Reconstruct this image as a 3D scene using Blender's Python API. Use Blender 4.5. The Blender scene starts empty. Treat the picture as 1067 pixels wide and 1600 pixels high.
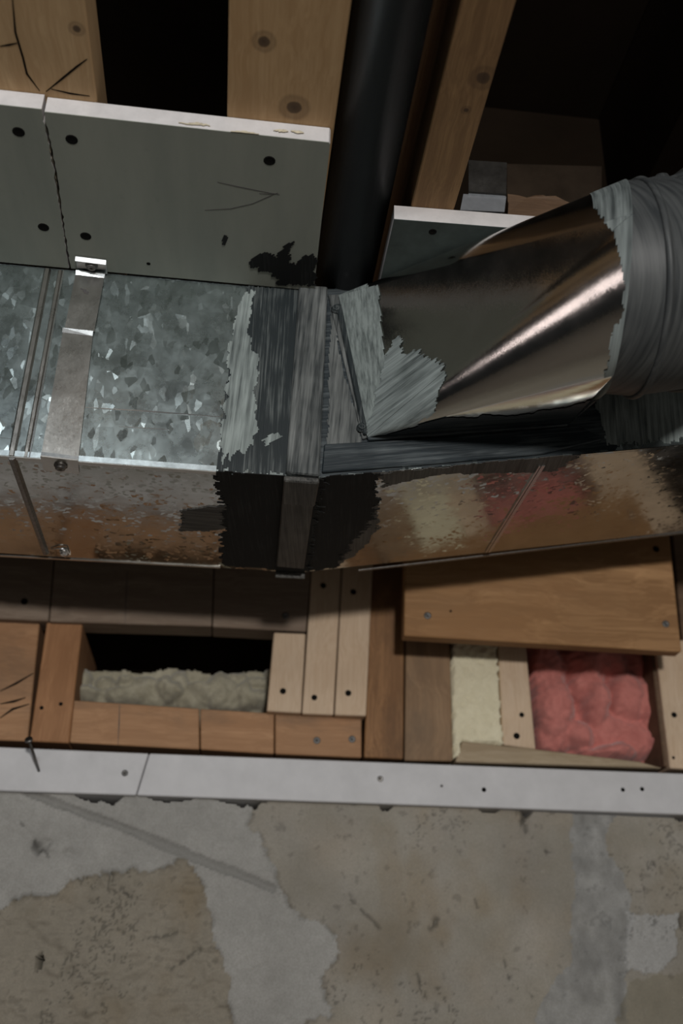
import bpy, bmesh, math, random
import numpy as np
from mathutils import Vector, Matrix
random.seed(7)
scene = bpy.context.scene
COL = scene.collection

# ------------------------------------------------------------------ camera
# metres; X along the foundation wall, Y into the wall, Z up; the lens is the origin
F_PX, PITCH, YAW, ROLL = 1605.3, math.radians(26.614), math.radians(5.74), math.radians(1.532)
fw = Vector((math.sin(YAW)*math.cos(PITCH), math.cos(YAW)*math.cos(PITCH), math.sin(PITCH)))
rt = Vector((math.cos(YAW), -math.sin(YAW), 0)); up = rt.cross(fw)
rt2 = math.cos(ROLL)*rt + math.sin(ROLL)*up; up2 = rt2.cross(fw)
cam = bpy.data.cameras.new('camera'); cam_o = bpy.data.objects.new('camera', cam); COL.objects.link(cam_o)
cam_o.matrix_world = Matrix(((rt2.x, up2.x, -fw.x, 0), (rt2.y, up2.y, -fw.y, 0), (rt2.z, up2.z, -fw.z, 0), (0, 0, 0, 1)))
cam.sensor_fit = 'VERTICAL'; cam.sensor_height = 36; cam.lens = F_PX/1600*36
cam.clip_start = .01; cam.clip_end = 50
cam.dof.use_dof = True; cam.dof.focus_distance = .88; cam.dof.aperture_fstop = 4.0
scene.camera = cam_o

# ------------------------------------------------------------------ light
W = bpy.data.worlds.new('room_air'); scene.world = W; W.use_nodes = True
W.node_tree.nodes['Background'].inputs[0].default_value = (.95, .93, .88, 1)
W.node_tree.nodes['Background'].inputs[1].default_value = .16
def area(name, loc, target, size, power, col):
    l = bpy.data.lights.new(name, 'AREA'); l.shape = 'DISK'; l.size = size; l.energy = power; l.color = col
    o = bpy.data.objects.new(name, l); COL.objects.link(o); o.location = loc
    o.rotation_euler = (Vector(target)-Vector(loc)).to_track_quat('-Z', 'Y').to_euler()
    return o
area('hanging_lamp', (.17, -1.70, .28), (.05, .9, .4), .20, 37, (1, .97, .93))
area('side_lamp', (-1.9, -.15, .46), (.15, .7, .52), .55, 1.7, (1, .84, .82))
area('added_duct_light', (-.30, -.15, .60), (-.1, .766, .45), .12, 2.1, (.88, .96, 1))  # added light without a fixture, brightens the spangle on the duct front
vs = scene.view_settings
vs.view_transform = 'Standard'; vs.look = 'None'; vs.exposure = -0.10; vs.gamma = 1; vs.use_curve_mapping = False

# ------------------------------------------------------------------ measuring helpers (sight line meets a known plane)
def ray(px, py): return rt2*(px-533.5) + up2*(800-py) + fw*F_PX
def on_y(px, py, y): r = ray(px, py); return r*(y/r.y)
def on_z(px, py, z): r = ray(px, py); return r*(z/r.z)
def on_pl(px, py, o, n): r = ray(px, py); return r*(o.dot(n)/r.dot(n))
def px_of(p): return (533.5+F_PX*p.dot(rt2)/p.dot(fw), 800-F_PX*p.dot(up2)/p.dot(fw))

# ------------------------------------------------------------------ noise for python-side relief
def vnoise(x, y, seed=0):
    xi = np.floor(x).astype(np.int64); yi = np.floor(y).astype(np.int64); xf = x-xi; yf = y-yi
    u = xf*xf*(3-2*xf); v = yf*yf*(3-2*yf)
    def h(a, b):
        n = (a*374761393 + b*668265263 + seed*974634777) & 0x7fffffff
        n = ((n ^ (n >> 13))*1274126177) & 0x7fffffff
        return ((n ^ (n >> 16)) & 0xffff)/65535.
    return (h(xi, yi)*(1-u)+h(xi+1, yi)*u)*(1-v)+(h(xi, yi+1)*(1-u)+h(xi+1, yi+1)*u)*v
def fbm(x, y, seed=0, oct=5):
    t = 0; a = .5
    for i in range(oct):
        t = t+a*vnoise(x, y, seed+i*17); x = x*2.03; y = y*2.03; a *= .5
    return t
def inside(poly, x, y):
    r = np.zeros(x.shape, bool); n = len(poly)
    for i in range(n):
        (x1, y1), (x2, y2) = poly[i], poly[(i+1) % n]
        if y1 == y2: continue
        c = ((y1 > y) != (y2 > y)) & (x < (x2-x1)*(y-y1)/(y2-y1)+x1)
        r ^= c
    return r

# ------------------------------------------------------------------ materials
class NT:
    def __init__(s, name):
        s.m = bpy.data.materials.new(name); s.m.use_nodes = True; s.t = s.m.node_tree; s.n = s.t.nodes; s.n.clear()
        s.out = s.n.new('ShaderNodeOutputMaterial'); s.b = s.n.new('ShaderNodeBsdfPrincipled'); s.l(s.b.outputs[0], s.out.inputs[0])
    def l(s, a, b): s.t.links.new(a, b)
    def set(s, inp, v):
        if isinstance(v, bpy.types.NodeSocket): s.l(v, inp)
        else: inp.default_value = v
    def node(s, ty, ins={}, **kw):
        n = s.n.new(ty)
        for k, v in kw.items(): setattr(n, k, v)
        for k, v in ins.items(): s.set(n.inputs[k], v)
        return n
    def math(s, op, a, b=0.0, clamp=False):
        n = s.node('ShaderNodeMath', {0: a, 1: b}, operation=op); n.use_clamp = clamp; return n.outputs[0]
    def vec(s, op, a, b=None, out=0):
        n = s.node('ShaderNodeVectorMath', {0: a}, operation=op)
        if b is not None:
            if op == 'SCALE': s.set(n.inputs['Scale'], b)
            else: s.set(n.inputs[1], b)
        return n.outputs['Value'] if op in ('DOT_PRODUCT', 'LENGTH', 'DISTANCE') else n.outputs[0]
    def ramp(s, f, stops):
        n = s.node('ShaderNodeValToRGB', {0: f}); e = n.color_ramp.elements
        while len(e) < len(stops): e.new(.5)
        for i, (p, c) in enumerate(stops):
            e[i].position = p; e[i].color = (c, c, c, 1) if isinstance(c, (int, float)) else (*c, 1)
        return n.outputs[0]
    def mix(s, f, a, b, bt='MIX'):
        n = s.node('ShaderNodeMix', {}, data_type='RGBA', blend_type=bt); s.set(n.inputs[0], f)
        for i, v in ((6, a), (7, b)): s.set(n.inputs[i], (*v, 1) if isinstance(v, tuple) and len(v) == 3 else v)
        return n.outputs[2]
    def noise(s, v, scale, detail=4, rough=.6, dist=0):
        return s.node('ShaderNodeTexNoise', {'Vector': v, 'Scale': scale, 'Detail': detail, 'Roughness': rough, 'Distortion': dist}).outputs[0]
    def obj(s, spread=True):
        c = s.node('ShaderNodeTexCoord').outputs['Object']
        if not spread: return c
        r = s.node('ShaderNodeObjectInfo').outputs['Random']
        return s.vec('ADD', c, s.vec('SCALE', s.node('ShaderNodeCombineXYZ', {0: 1.0, 1: 1.7, 2: 2.3}).outputs[0], s.math('MULTIPLY', r, 13.0)))
    def bump(s, h, strength, dist): s.l(s.node('ShaderNodeBump', {'Height': h, 'Strength': strength, 'Distance': dist}).outputs[0], s.b.inputs['Normal'])
    def fin(s, col=None, rough=None, metal=0):
        if col is not None: s.set(s.b.inputs['Base Color'], (*col, 1) if isinstance(col, tuple) and len(col) == 3 else col)
        if rough is not None: s.set(s.b.inputs['Roughness'], rough)
        s.b.inputs['Metallic'].default_value = metal
        return s.m

def srgb(r, g, b):
    f = lambda c: (c/255/12.92) if c/255 < .04045 else ((c/255+.055)/1.055)**2.4
    return (f(r), f(g), f(b))

def wood(name, c1, c2, axis='x', fine=1.0, stain=None, knots=(), rough=.75, ringy=.5):
    t = NT(name); p = t.obj(); loc = t.obj(False)
    k = {'x': (5, 130, 130), 'z': (130, 130, 5), 'y': (130, 5, 130)}[axis]
    q = t.vec('MULTIPLY', p, tuple(a*fine for a in k))
    warp = t.noise(p, 6, 2); q = t.vec('ADD', q, t.vec('SCALE', t.node('ShaderNodeCombineXYZ', {0: warp, 1: warp, 2: warp}).outputs[0], 5.0))
    g1 = t.noise(q, .7, 3, .6, .4); g2 = t.noise(q, 4.0, 3, .7)
    g = t.math('ADD', t.math('MULTIPLY', g1, ringy*1.3), t.math('MULTIPLY', g2, 1-ringy))
    col = t.mix(t.ramp(g, [(.36, 0.), (.64, 1.)]), c1, c2)
    blot = t.noise(p, 9, 4, .6)
    col = t.mix(t.ramp(blot, [(.35, .0), (.75, .45)]), col, tuple(c*.62 for c in c1))
    if stain:
        col = t.mix(t.ramp(t.noise(t.vec('MULTIPLY', p, tuple({'x': (.4, 1, 1), 'z': (1, 1, .4), 'y': (1, .4, 1)}[axis])), 14, 5, .7), [(.48, 0.), (.66, .8)]), col, stain)
    for (kx, ky, kz, r) in knots:
        d = t.vec('DISTANCE', t.vec('ADD', loc, t.vec('SCALE', t.node('ShaderNodeTexNoise', {'Vector': loc, 'Scale': 120.0}).outputs[1], .0022)), (kx+.0011, ky+.0011, kz+.0011))
        col = t.mix(t.ramp(t.math('DIVIDE', d, r*3), [(.0, .95), (.28, .85), (.36, .25), (.6, .35), (.75, 0.)]), col, (.045, .022, .009))
    t.bump(g, .35, .0012)
    return t.fin(col, rough)

def galv(name, spangle=66, tilt=.055, rough=.235, tint=(.48, .55, .555), sand=0.0, dusty=.15, cellc=.55):
    t = NT(name); p = t.obj(False)
    wob = t.node('ShaderNodeTexNoise', {'Vector': p, 'Scale': 55.0, 'Detail': 3.0}).outputs[1]
    pw = t.vec('ADD', p, t.vec('SCALE', t.vec('SUBTRACT', wob, (.5, .5, .5)), .004))
    v1 = t.node('ShaderNodeTexVoronoi', {'Vector': pw, 'Scale': spangle}, distance='EUCLIDEAN')
    v2 = t.node('ShaderNodeTexVoronoi', {'Vector': t.vec('MULTIPLY', pw, (1.9, 2.2, .8)), 'Scale': spangle*1.7}, distance='EUCLIDEAN')
    d = t.vec('ADD', t.vec('SUBTRACT', v1.outputs['Color'], (.5, .5, .5)), t.vec('SCALE', t.vec('SUBTRACT', v2.outputs['Color'], (.5, .5, .5)), .6))
    pick = t.node('ShaderNodeSeparateColor', {0: v2.outputs['Color']}).outputs[0]
    d = t.vec('SCALE', d, t.ramp(pick, [(.60, .35), (.66, 1.0), (.90, 1.0), (.93, 1.0)]))
    d = t.vec('SCALE', d, t.math('ADD', t.math('MULTIPLY', t.math('GREATER_THAN', pick, .70), 2.4), .7))
    if sand:
        s3 = t.node('ShaderNodeTexNoise', {'Vector': p, 'Scale': 900.0, 'Detail': 2.0}).outputs[1]
        d = t.vec('ADD', t.vec('SCALE', d, 1.0), t.vec('SCALE', t.vec('SUBTRACT', s3, (.5, .5, .5)), sand/max(tilt, .001)))
    nrm = t.node('ShaderNodeNewGeometry').outputs['Normal']
    n2 = t.vec('NORMALIZE', t.vec('ADD', nrm, t.vec('SCALE', d, tilt)))
    t.l(n2, t.b.inputs['Normal'])
    cellv = t.node('ShaderNodeSeparateColor', {0: v1.outputs['Color']}).outputs[1]
    col = t.mix(t.ramp(cellv, [(0, 0.), (1, cellc)]), tint, tuple(c*.66 for c in tint))
    dust = t.noise(p, 30, 5, .7)
    r = t.math('ADD', t.ramp(dust, [(.35, 0.), (.8, dusty)]), rough)
    return t.fin(col, r, 1.0)

def sealant(name, d, ring=False, light=.45, dark=(.014, .019, .021), pale=(.20, .225, .22), freq=420, rough=.5):
    """brushed duct sealant; d = brush direction"""
    t = NT(name); p = t.obj()
    D = Vector(d).normalized(); A = D.orthogonal().normalized(); B = D.cross(A)
    q = t.node('ShaderNodeCombineXYZ', {0: t.math('MULTIPLY', t.vec('DOT_PRODUCT', p, tuple(D)), 14.0), 1: t.math('MULTIPLY', t.vec('DOT_PRODUCT', p, tuple(A)), freq), 2: t.math('MULTIPLY', t.vec('DOT_PRODUCT', p, tuple(B)), freq)}).outputs[0]
    if ring: q = t.vec('MULTIPLY', q, (freq/14*1.0, 10/freq, 10/freq))
    fine = t.noise(q, 1.0, 3, .7); wide = t.noise(t.vec('MULTIPLY', q, (.12, 1.2, 1.2) if ring else (1.2, .10, .10)), 1.0, 3, .6); blot = t.noise(p, 26, 2, .5)
    m = t.math('ADD', t.math('MULTIPLY', fine, .62), t.math('ADD', t.math('MULTIPLY', wide, .34), t.math('MULTIPLY', blot, .16)))
    c = .56+.16*(.5-light)
    col = t.mix(t.ramp(m, [(max(c-.13, 0), 0.), (c+.13, 1.)]), dark, pale)
    t.bump(m, .5, .0015); t.b.inputs['Specular IOR Level'].default_value = .3
    return t.fin(col, rough)

def plain(name, col, rough=.6, metal=0, nscale=0, namp=.3, bump=0):
    t = NT(name)
    if rough >= .9: t.b.inputs['Specular IOR Level'].default_value = .05
    if nscale:
        p = t.obj(); n = t.noise(p, nscale, 5, .65)
        c = t.mix(t.ramp(n, [(.3, 0.), (.7, 1.)]), tuple(x*(1-namp) for x in col), tuple(min(1, x*(1+namp*.5)) for x in col))
        if bump: t.bump(n, .5, bump)
        return t.fin(c, rough, metal)
    return t.fin(col, rough, metal)

MAT = {}
M_PINE = dict(c1=(.50, .33, .18), c2=(.33, .19, .085))
MAT['joist'] = wood('pine_joist', (.42, .255, .115), (.30, .165, .065), 'y', .8)
MAT['old_joist'] = wood('rough_sawn_joist', (.36, .20, .085), (.20, .10, .038), 'y', 1.4)
MAT['dark_wood'] = wood('aged_dark_timber', (.17, .10, .055), (.09, .05, .026), 'x')
MAT['grey_beam'] = wood('weathered_beam', (.26, .20, .15), (.17, .12, .085), 'x', 1.0)
MAT['orange_x'] = wood('orange_pine_lengthwise', (.42, .235, .12), (.30, .155, .072), 'x', .8, stain=(.17, .10, .055))
MAT['orange_z'] = wood('orange_pine_upright', (.38, .19, .085), (.25, .115, .045), 'z', .8)
MAT['brown_z'] = wood('stained_brown_post', (.33, .17, .07), (.17, .08, .03), 'z', .7, stain=(.10, .05, .02))
MAT['pale_z'] = wood('fresh_pale_strip', (.60, .46, .33), (.50, .36, .24), 'z', .8, ringy=.3)
MAT['ply'] = wood('plywood_face', (.45, .255, .115), (.23, .115, .042), 'x', .8, ringy=.6, stain=(.27, .135, .05))
MAT['tan_z'] = wood('dull_tan_board', (.30, .19, .105), (.20, .12, .063), 'z', .5, stain=(.13, .085, .05))
MAT['wedge'] = wood('grey_beige_lath', (.40, .32, .22), (.27, .20, .12), 'x', .8)
MAT['white_paint'] = plain('white_painted_timber', (.50, .495, .505), .6, 0, 30, .10, .0004)
MAT['galv'] = galv('galvanised_spangle')
MAT['galv_bottom'] = galv('galvanised_smooth_spangle', 85, .035, .11, (.40, .39, .355), dusty=.12, cellc=.3)
MAT['galv_pipe'] = galv('galvanised_fine_grain', 160, .006, .15, (.60, .59, .56), sand=.085, dusty=.10, cellc=.1)
MAT['strap'] = galv('galvanised_strap', 200, .01, .26, (.50, .48, .45), sand=.05, dusty=.1, cellc=.15)
MAT['hem'] = plain('folded_zinc_hem', (.55, .61, .63), .34, 1, 120, .35)
MAT['bright'] = plain('bright_bent_steel', (.80, .82, .83), .22, 1, 200, .2)
MAT['dull_zinc'] = plain('dull_zinc', (.20, .21, .225), .6, .3, 80, .2)
MAT['steel'] = plain('dull_screw_steel', (.20, .19, .18), .4, 1, 300, .4)
MAT['black_screw'] = plain('black_screw_head', (.008, .0075, .007), .9)
MAT['nailhead'] = plain('grey_nail_head', (.13, .125, .12), .5, .6, 200, .3)
MAT['gap'] = plain('dark_crack', (.012, .009, .007), .9)
MAT['pencil'] = plain('pencil_line', (.06, .055, .055), .8)
MAT['paper'] = None
MAT['gypsum'] = plain('white_gypsum_edge', (.52, .495, .49), .85, 0, 60, .12, .0006)
MAT['crumb'] = plain('cream_broken_gypsum', (.50, .44, .33), .9, 0, 200, .35, .001)
MAT['abs'] = plain('black_plastic_pipe', (.005, .0075, .009), .42)
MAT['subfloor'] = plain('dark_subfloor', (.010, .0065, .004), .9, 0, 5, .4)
MAT['shade_wood'] = plain('shade_darkened_wood', (.028, .02, .014), .9, 0, 12, .5)  # wood colour darkened to carry the shade of the deep recesses
MAT['dark_wall'] = plain('dark_side_wall', (.045, .05, .055), .9, 0, 4, .4)
MAT['floor'] = plain('concrete_floor', (.33, .29, .25), .85, 0, 8, .2)
MAT['seal_z'] = sealant('dark_sealant_upright_strokes', (0, 0, 1), light=-.35, dark=(.012, .017, .019), pale=(.15, .165, .16))
MAT['seal_zl'] = sealant('pale_sealant_upright_strokes', (0.04, 0, 1), light=.72, dark=(.045, .055, .055), pale=(.25, .285, .275), freq=300)
MAT['seal_zm'] = sealant('grey_sealant_upright_strokes', (0.05, 0, 1), light=.32, dark=(.022, .026, .027), pale=(.16, .168, .163), freq=300)
MAT['seal_x'] = sealant('dark_sealant_level_strokes', (1, 0, .18), light=-.1, dark=(.014, .020, .024), pale=(.10, .115, .12), freq=300)
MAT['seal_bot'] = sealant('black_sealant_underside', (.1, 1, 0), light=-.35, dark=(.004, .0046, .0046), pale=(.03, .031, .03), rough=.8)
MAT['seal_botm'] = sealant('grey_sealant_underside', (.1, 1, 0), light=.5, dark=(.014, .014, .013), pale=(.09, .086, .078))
MAT['seal_botx'] = sealant('grey_sealant_underside_sideways', (1, .05, 0), light=.45, dark=(.012, .012, .0115), pale=(.085, .082, .075))
MAT['seal_diag'] = sealant('pale_sealant_diagonal_strokes', (.6, -.78, .19), light=.75, pale=(.25, .285, .28), dark=(.05, .06, .06), freq=300)
MAT['seal_collar'] = sealant('pale_sealant_around_collar', (.981, -.173, -.087), True, .7, dark=(.045, .052, .053), pale=(.23, .26, .255), freq=300)
MAT['seal_elbow'] = sealant('grey_sealant_around_elbow', (.93, .2, .25), True, .5, dark=(.024, .027, .029), pale=(.075, .079, .079), freq=260)

def paper_mat():
    t = NT('grey_green_board_paper'); p = t.obj()
    q = t.vec('MULTIPLY', p, (26, 5, 8))
    n = t.noise(q, 1, 4, .6); n2 = t.noise(p, 130, 3, .6)
    c = t.mix(t.ramp(n, [(.3, 0.), (.75, 1.)]), (.21, .225, .195), (.27, .28, .24))
    c = t.mix(t.ramp(n2, [(.62, 0.), (.9, .25)]), c, (.12, .125, .105))
    return t.fin(c, .8)
MAT['paper'] = paper_mat()
MAT['shaded_paper'] = plain('shade_darkened_board_paper', (.05, .066, .062), .8, 0, 60, .3)  # board paper darkened so its colour carries the strip's shade

# ------------------------------------------------------------------ building helpers
WL = {}
def put(o, world_loc, parent=None):
    COL.objects.link(o); WL[o] = Vector(world_loc)
    if parent is not None:
        o.parent = parent; o.location = WL[o]-WL[parent]
    else: o.location = world_loc
def mk(name, verts, faces, mat, parent=None, smooth=False, bevel=0.0, mats=None, fmat=None):
    V = [Vector(v) for v in verts]
    lo = Vector((min(v[i] for v in V) for i in range(3))); hi = Vector((max(v[i] for v in V) for i in range(3)))
    c = (lo+hi)/2
    me = bpy.data.meshes.new(name); me.from_pydata([tuple(v-c) for v in V], [], [tuple(f) for f in faces])
    for m in (mats or [mat]): me.materials.append(MAT[m] if isinstance(m, str) else m)
    if fmat:
        for i, k in enumerate(fmat): me.polygons[i].material_index = k
    bm = bmesh.new(); bm.from_mesh(me)
    bmesh.ops.remove_doubles(bm, verts=bm.verts, dist=1e-6)
    bmesh.ops.recalc_face_normals(bm, faces=bm.faces)
    if bevel: bmesh.ops.bevel(bm, geom=list(bm.edges), offset=bevel, segments=1, affect='EDGES', clamp_overlap=True)
    if smooth:
        for f in bm.faces: f.smooth = True
    bm.to_mesh(me); bm.free(); me.update()
    o = bpy.data.objects.new(name, me); put(o, c, parent)
    return o
def tag(o, label, cat, group=None):
    o['label'] = label; o['category'] = cat
    if group: o['group'] = group
    return o
def struct(o, label=None):
    o['kind'] = 'structure'
    if label: o['label'] = label
    return o
def empty(name, loc, label, cat, group=None):
    o = bpy.data.objects.new(name, None); o.empty_display_size = .02; put(o, loc); return tag(o, label, cat, group)
def boxv(x0, x1, y0, y1, z0, z1):
    v = [(x, y, z) for x in (x0, x1) for y in (y0, y1) for z in (z0, z1)]
    return v, [(0, 1, 3, 2), (4, 6, 7, 5), (0, 4, 5, 1), (2, 3, 7, 6), (0, 2, 6, 4), (1, 5, 7, 3)]
def box(name, x0, x1, y0, y1, z0, z1, mat, parent=None, bevel=.001):
    v, f = boxv(x0, x1, y0, y1, z0, z1); return mk(name, v, f, mat, parent, bevel=bevel)
def prism(name, pts, off, mat, parent=None, bevel=0.0, smooth=False):
    """polygon of world points pushed along the vector off"""
    n = len(pts); off = Vector(off)
    V = [Vector(p) for p in pts]+[Vector(p)+off for p in pts]
    Fs = [tuple(range(n)), tuple(range(2*n-1, n-1, -1))]+[(i, (i+1) % n, n+(i+1) % n, n+i) for i in range(n)]
    return mk(name, V, Fs, mat, parent, bevel=bevel, smooth=smooth)
def board(name, quad, y, t, mat, parent=None, bevel=.0012):
    return prism(name, [on_y(px, py, y) for px, py in quad], (0, t, 0), mat, parent, bevel)
def frame_of(n):
    n = Vector(n).normalized(); a = n.orthogonal().normalized(); return a, n.cross(a), n
def lathe(name, c, n, prof, mat, parent=None, seg=14, smooth=True):
    """prof = [(radius, height along n)]"""
    a, b, n = frame_of(n); c = Vector(c); V = []; Fs = []
    for r, h in prof:
        for k in range(seg):
            th = 2*math.pi*k/seg; V.append(c+n*h+(a*math.cos(th)+b*math.sin(th))*r)
    for i in range(len(prof)-1):
        for k in range(seg): Fs.append((i*seg+k, i*seg+(k+1) % seg, (i+1)*seg+(k+1) % seg, (i+1)*seg+k))
    Fs.append(tuple(range(seg))[::-1]); Fs.append(tuple(range((len(prof)-1)*seg, len(prof)*seg)))
    return mk(name, V, Fs, mat, parent, smooth)
def tube(name, pts, r, mat, parent=None, seg=8, radii=None):
    P = [Vector(p) for p in pts]; V = []; Fs = []
    for i, p in enumerate(P):
        d = (P[min(i+1, len(P)-1)]-P[max(i-1, 0)]).normalized(); a = d.orthogonal().normalized() if i == 0 else (a-d*a.dot(d)).normalized()
        b = d.cross(a); rr = radii[i] if radii else r
        for k in range(seg): th = 2*math.pi*k/seg; V.append(p+(a*math.cos(th)+b*math.sin(th))*rr)
    for i in range(len(P)-1):
        for k in range(seg): Fs.append((i*seg+k, i*seg+(k+1) % seg, (i+1)*seg+(k+1) % seg, (i+1)*seg+k))
    Fs.append(tuple(range(seg))[::-1]); Fs.append(tuple(range((len(P)-1)*seg, len(P)*seg)))
    return mk(name, V, Fs, mat, parent, True)
def nailhead(parent, p, n, r=.0032, mat='nailhead', name='nail_head'):
    return lathe(name, p, n, [(r, -.001), (r, .0004), (r*.8, .0009), (r*.35, .0009), (r*.3, .0003)], mat, parent, 12)
def hexscrew(parent, p, n, r=.004, mat='steel', name='screw'):
    w = lathe(name, p, n, [(r*1.35, 0), (r*1.35, .0010), (r, .0012), (r, .0036), (r*.8, .0042), (r*.35, .0042), (r*.3, .0032)], mat, parent, 12)
    return w
def jag(pts, step, amp, seed=1, skip=()):
    """roughen a closed outline of world points, edge by edge"""
    R = random.Random(seed); out = []; n = len(pts)
    for i in range(n):
        a, b = Vector(pts[i]), Vector(pts[(i+1) % n]); L = (b-a).length; out.append(a)
        if i in skip: continue
        k = max(1, int(L/step))
        for j in range(1, k):
            out.append(a.lerp(b, (j+R.uniform(-.3, .3))/k)+Vector((R.gauss(0, amp), R.gauss(0, amp), R.gauss(0, amp))))
    return out
def patch(name, pts, n, t, mat, parent, step=.004, amp=.0012, seed=1, skip=(), brush=None, res=.0014):
    """a coat on a flat surface: outline roughened by noise, dragged along the brush direction"""
    n = Vector(n).normalized(); o = Vector(pts[0]); D = Vector(brush or (pts[1]-pts[0])); D = (D-n*D.dot(n)).normalized(); E_ = n.cross(D)
    Q = [((Vector(p)-o).dot(D), (Vector(p)-o).dot(E_)) for p in pts]
    m = .012; x0, x1 = min(q[0] for q in Q)-m, max(q[0] for q in Q)+m; y0, y1 = min(q[1] for q in Q)-m, max(q[1] for q in Q)+m
    X, Y = np.meshgrid(np.arange(x0, x1, res), np.arange(y0, y1, res))
    k = amp/.0012
    sx = X+(fbm(X*30, Y*420, seed, 3)-.5)*.012*k+(fbm(X*90, Y*90, seed+3, 3)-.5)*.008*k; sy = Y+(fbm(X*110, Y*110, seed+9, 3)-.5)*.006*k
    ok = inside(Q, sx, sy); lab = np.zeros(ok.shape, int); best = (0, 0); c = 0
    for j0, i0 in zip(*np.nonzero(ok)):          # keep the largest connected piece
        if lab[j0, i0]: continue
        c += 1; st_ = [(j0, i0)]; lab[j0, i0] = c; cnt = 0
        while st_:
            j, i = st_.pop(); cnt += 1
            for a, b in ((j+1, i), (j-1, i), (j, i+1), (j, i-1)):
                if 0 <= a < ok.shape[0] and 0 <= b < ok.shape[1] and ok[a, b] and not lab[a, b]: lab[a, b] = c; st_.append((a, b))
        if cnt > best[0]: best = (cnt, c)
    ok = lab == best[1]; ids = {}; V = []; Fs = []
    def vid(j, i):
        if (j, i) not in ids: ids[(j, i)] = len(V); V.append(o+D*(x0+i*res)+E_*(y0+j*res)+n*t)
        return ids[(j, i)]
    for j, i in zip(*np.nonzero(ok)): j, i = int(j), int(i); Fs.append((vid(j, i), vid(j, i+1), vid(j+1, i+1), vid(j+1, i)))
    nb = len(V)
    ob = mk(name, V, Fs, mat, parent)
    bm = bmesh.new(); bm.from_mesh(ob.data)
    r_ = bmesh.ops.extrude_edge_only(bm, edges=[e for e in bm.edges if e.is_boundary])
    for v in r_['geom']:
        if isinstance(v, bmesh.types.BMVert): v.co -= n*t*.98
    bmesh.ops.recalc_face_normals(bm, faces=bm.faces); bm.to_mesh(ob.data); bm.free()
    return ob
def stroke(name, pts, w, n, t, mat, parent):
    """thin flat line lying on a surface of normal n"""
    n = Vector(n).normalized(); P = [Vector(p) for p in pts]; L = []; Rr = []
    for i, p in enumerate(P):
        d = (P[min(i+1, len(P)-1)]-P[max(i-1, 0)]).normalized(); s = d.cross(n).normalized()
        ww = w*(.35 if i in (0, len(P)-1) else 1)/2
        L.append(p+s*ww); Rr.append(p-s*ww)
    return prism(name, L+Rr[::-1], n*t, mat, parent)

# ================================================================== SETTING
KW = 1.157; YW = KW            # face of the foundation wall
ZB = .415           # underside of the duct
YF, YK = .766, .970 # front and back of the duct
ZC = .613           # underside of the board ceiling
ZJ = .629           # underside of the ceiling timbers

# concrete wall: a relief grid, dense where it is seen
xs = np.concatenate([np.linspace(-2.4, -.304, 14), np.arange(-.30, .58, .0018), np.linspace(.584, 1.9, 12)])
zs = np.concatenate([np.linspace(-1.5, -.084, 14), np.arange(-.08, .2225, .0018)])
gx, gz = np.meshgrid(xs, zs)
def wpoly(l): return [(on_y(a, b, YW).x, on_y(a, b, YW).z) for a, b in l]
wx = gx+(fbm(gx*40, gz*40, 3)-.5)*.022+(fbm(gx*220, gz*220, 9, 3)-.5)*.006
wz = gz+(fbm(gx*40, gz*40, 5)-.5)*.022+(fbm(gx*220, gz*220, 11, 3)-.5)*.006
rough_left = inside(wpoly([(-400, 1430), (0, 1415), (60, 1398), (130, 1368), (230, 1362), (285, 1348), (312, 1390), (330, 1440), (345, 1490), (357, 1530), (352, 1700), (-400, 1700)]), wx, wz)
skim = inside(wpoly([(-400, 1150), (388, 1150), (388, 1290), (420, 1350), (432, 1390), (470, 1440), (517, 1458), (527, 1490), (503, 1540), (520, 1590), (430, 1625), (430, 1760), (-400, 1760)]), wx, wz) & ~rough_left
blue = inside(wpoly([(900, 1225), (960, 1225), (950, 1330), (985, 1400), (975, 1530), (985, 1760), (830, 1760), (835, 1590), (890, 1500), (900, 1400), (890, 1330)]), wx, wz)
patchr = inside(wpoly([(975, 1430), (1055, 1425), (1062, 1500), (1030, 1530), (975, 1520)]), wx, wz)
lowr = inside(wpoly([(975, 1545), (1060, 1525), (1400, 1500), (1400, 1760), (930, 1760)]), wx, wz)
g0 = np.array(wpoly([(40, 1238), (200, 1296), (300, 1338), (425, 1388)]))
def segd(P, x, z):
    d = np.full(x.shape, 9.)
    for (ax, az), (bx, bz) in zip(P[:-1], P[1:]):
        t = np.clip(((x-ax)*(bx-ax)+(z-az)*(bz-az))/((bx-ax)**2+(bz-az)**2), 0, 1)
        d = np.minimum(d, np.hypot(x-ax-t*(bx-ax), z-az-t*(bz-az)))
    return d
gd = segd(g0, gx+(fbm(gx*90, gz*90, 2)-.5)*.004, gz)
groove = np.clip(1-gd/(.0035+.0055*fbm(gx*60, gz*60, 91, 3)), 0, 1)
f1 = fbm(gx*30, gz*30, 21); f2 = fbm(gx*140, gz*140, 31, 4); f3 = fbm(gx*12, gz*12, 41, 3)
f4 = fbm(gx*60, gz*110, 51, 4)
h = np.zeros(gx.shape)
h += np.where(skim, .0020, 0)+np.where(patchr, .002, 0)+np.where(blue, -.0005, 0)
h += np.where(rough_left, (f4-.5)*.011+(f2-.5)*.004, (f4-.5)*.0032+(f2-.5)*.0013)
pits = (f2 > .66) & (f1 > .52) & ~skim
h -= pits*.0015
h -= groove**.6*.0035
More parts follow.
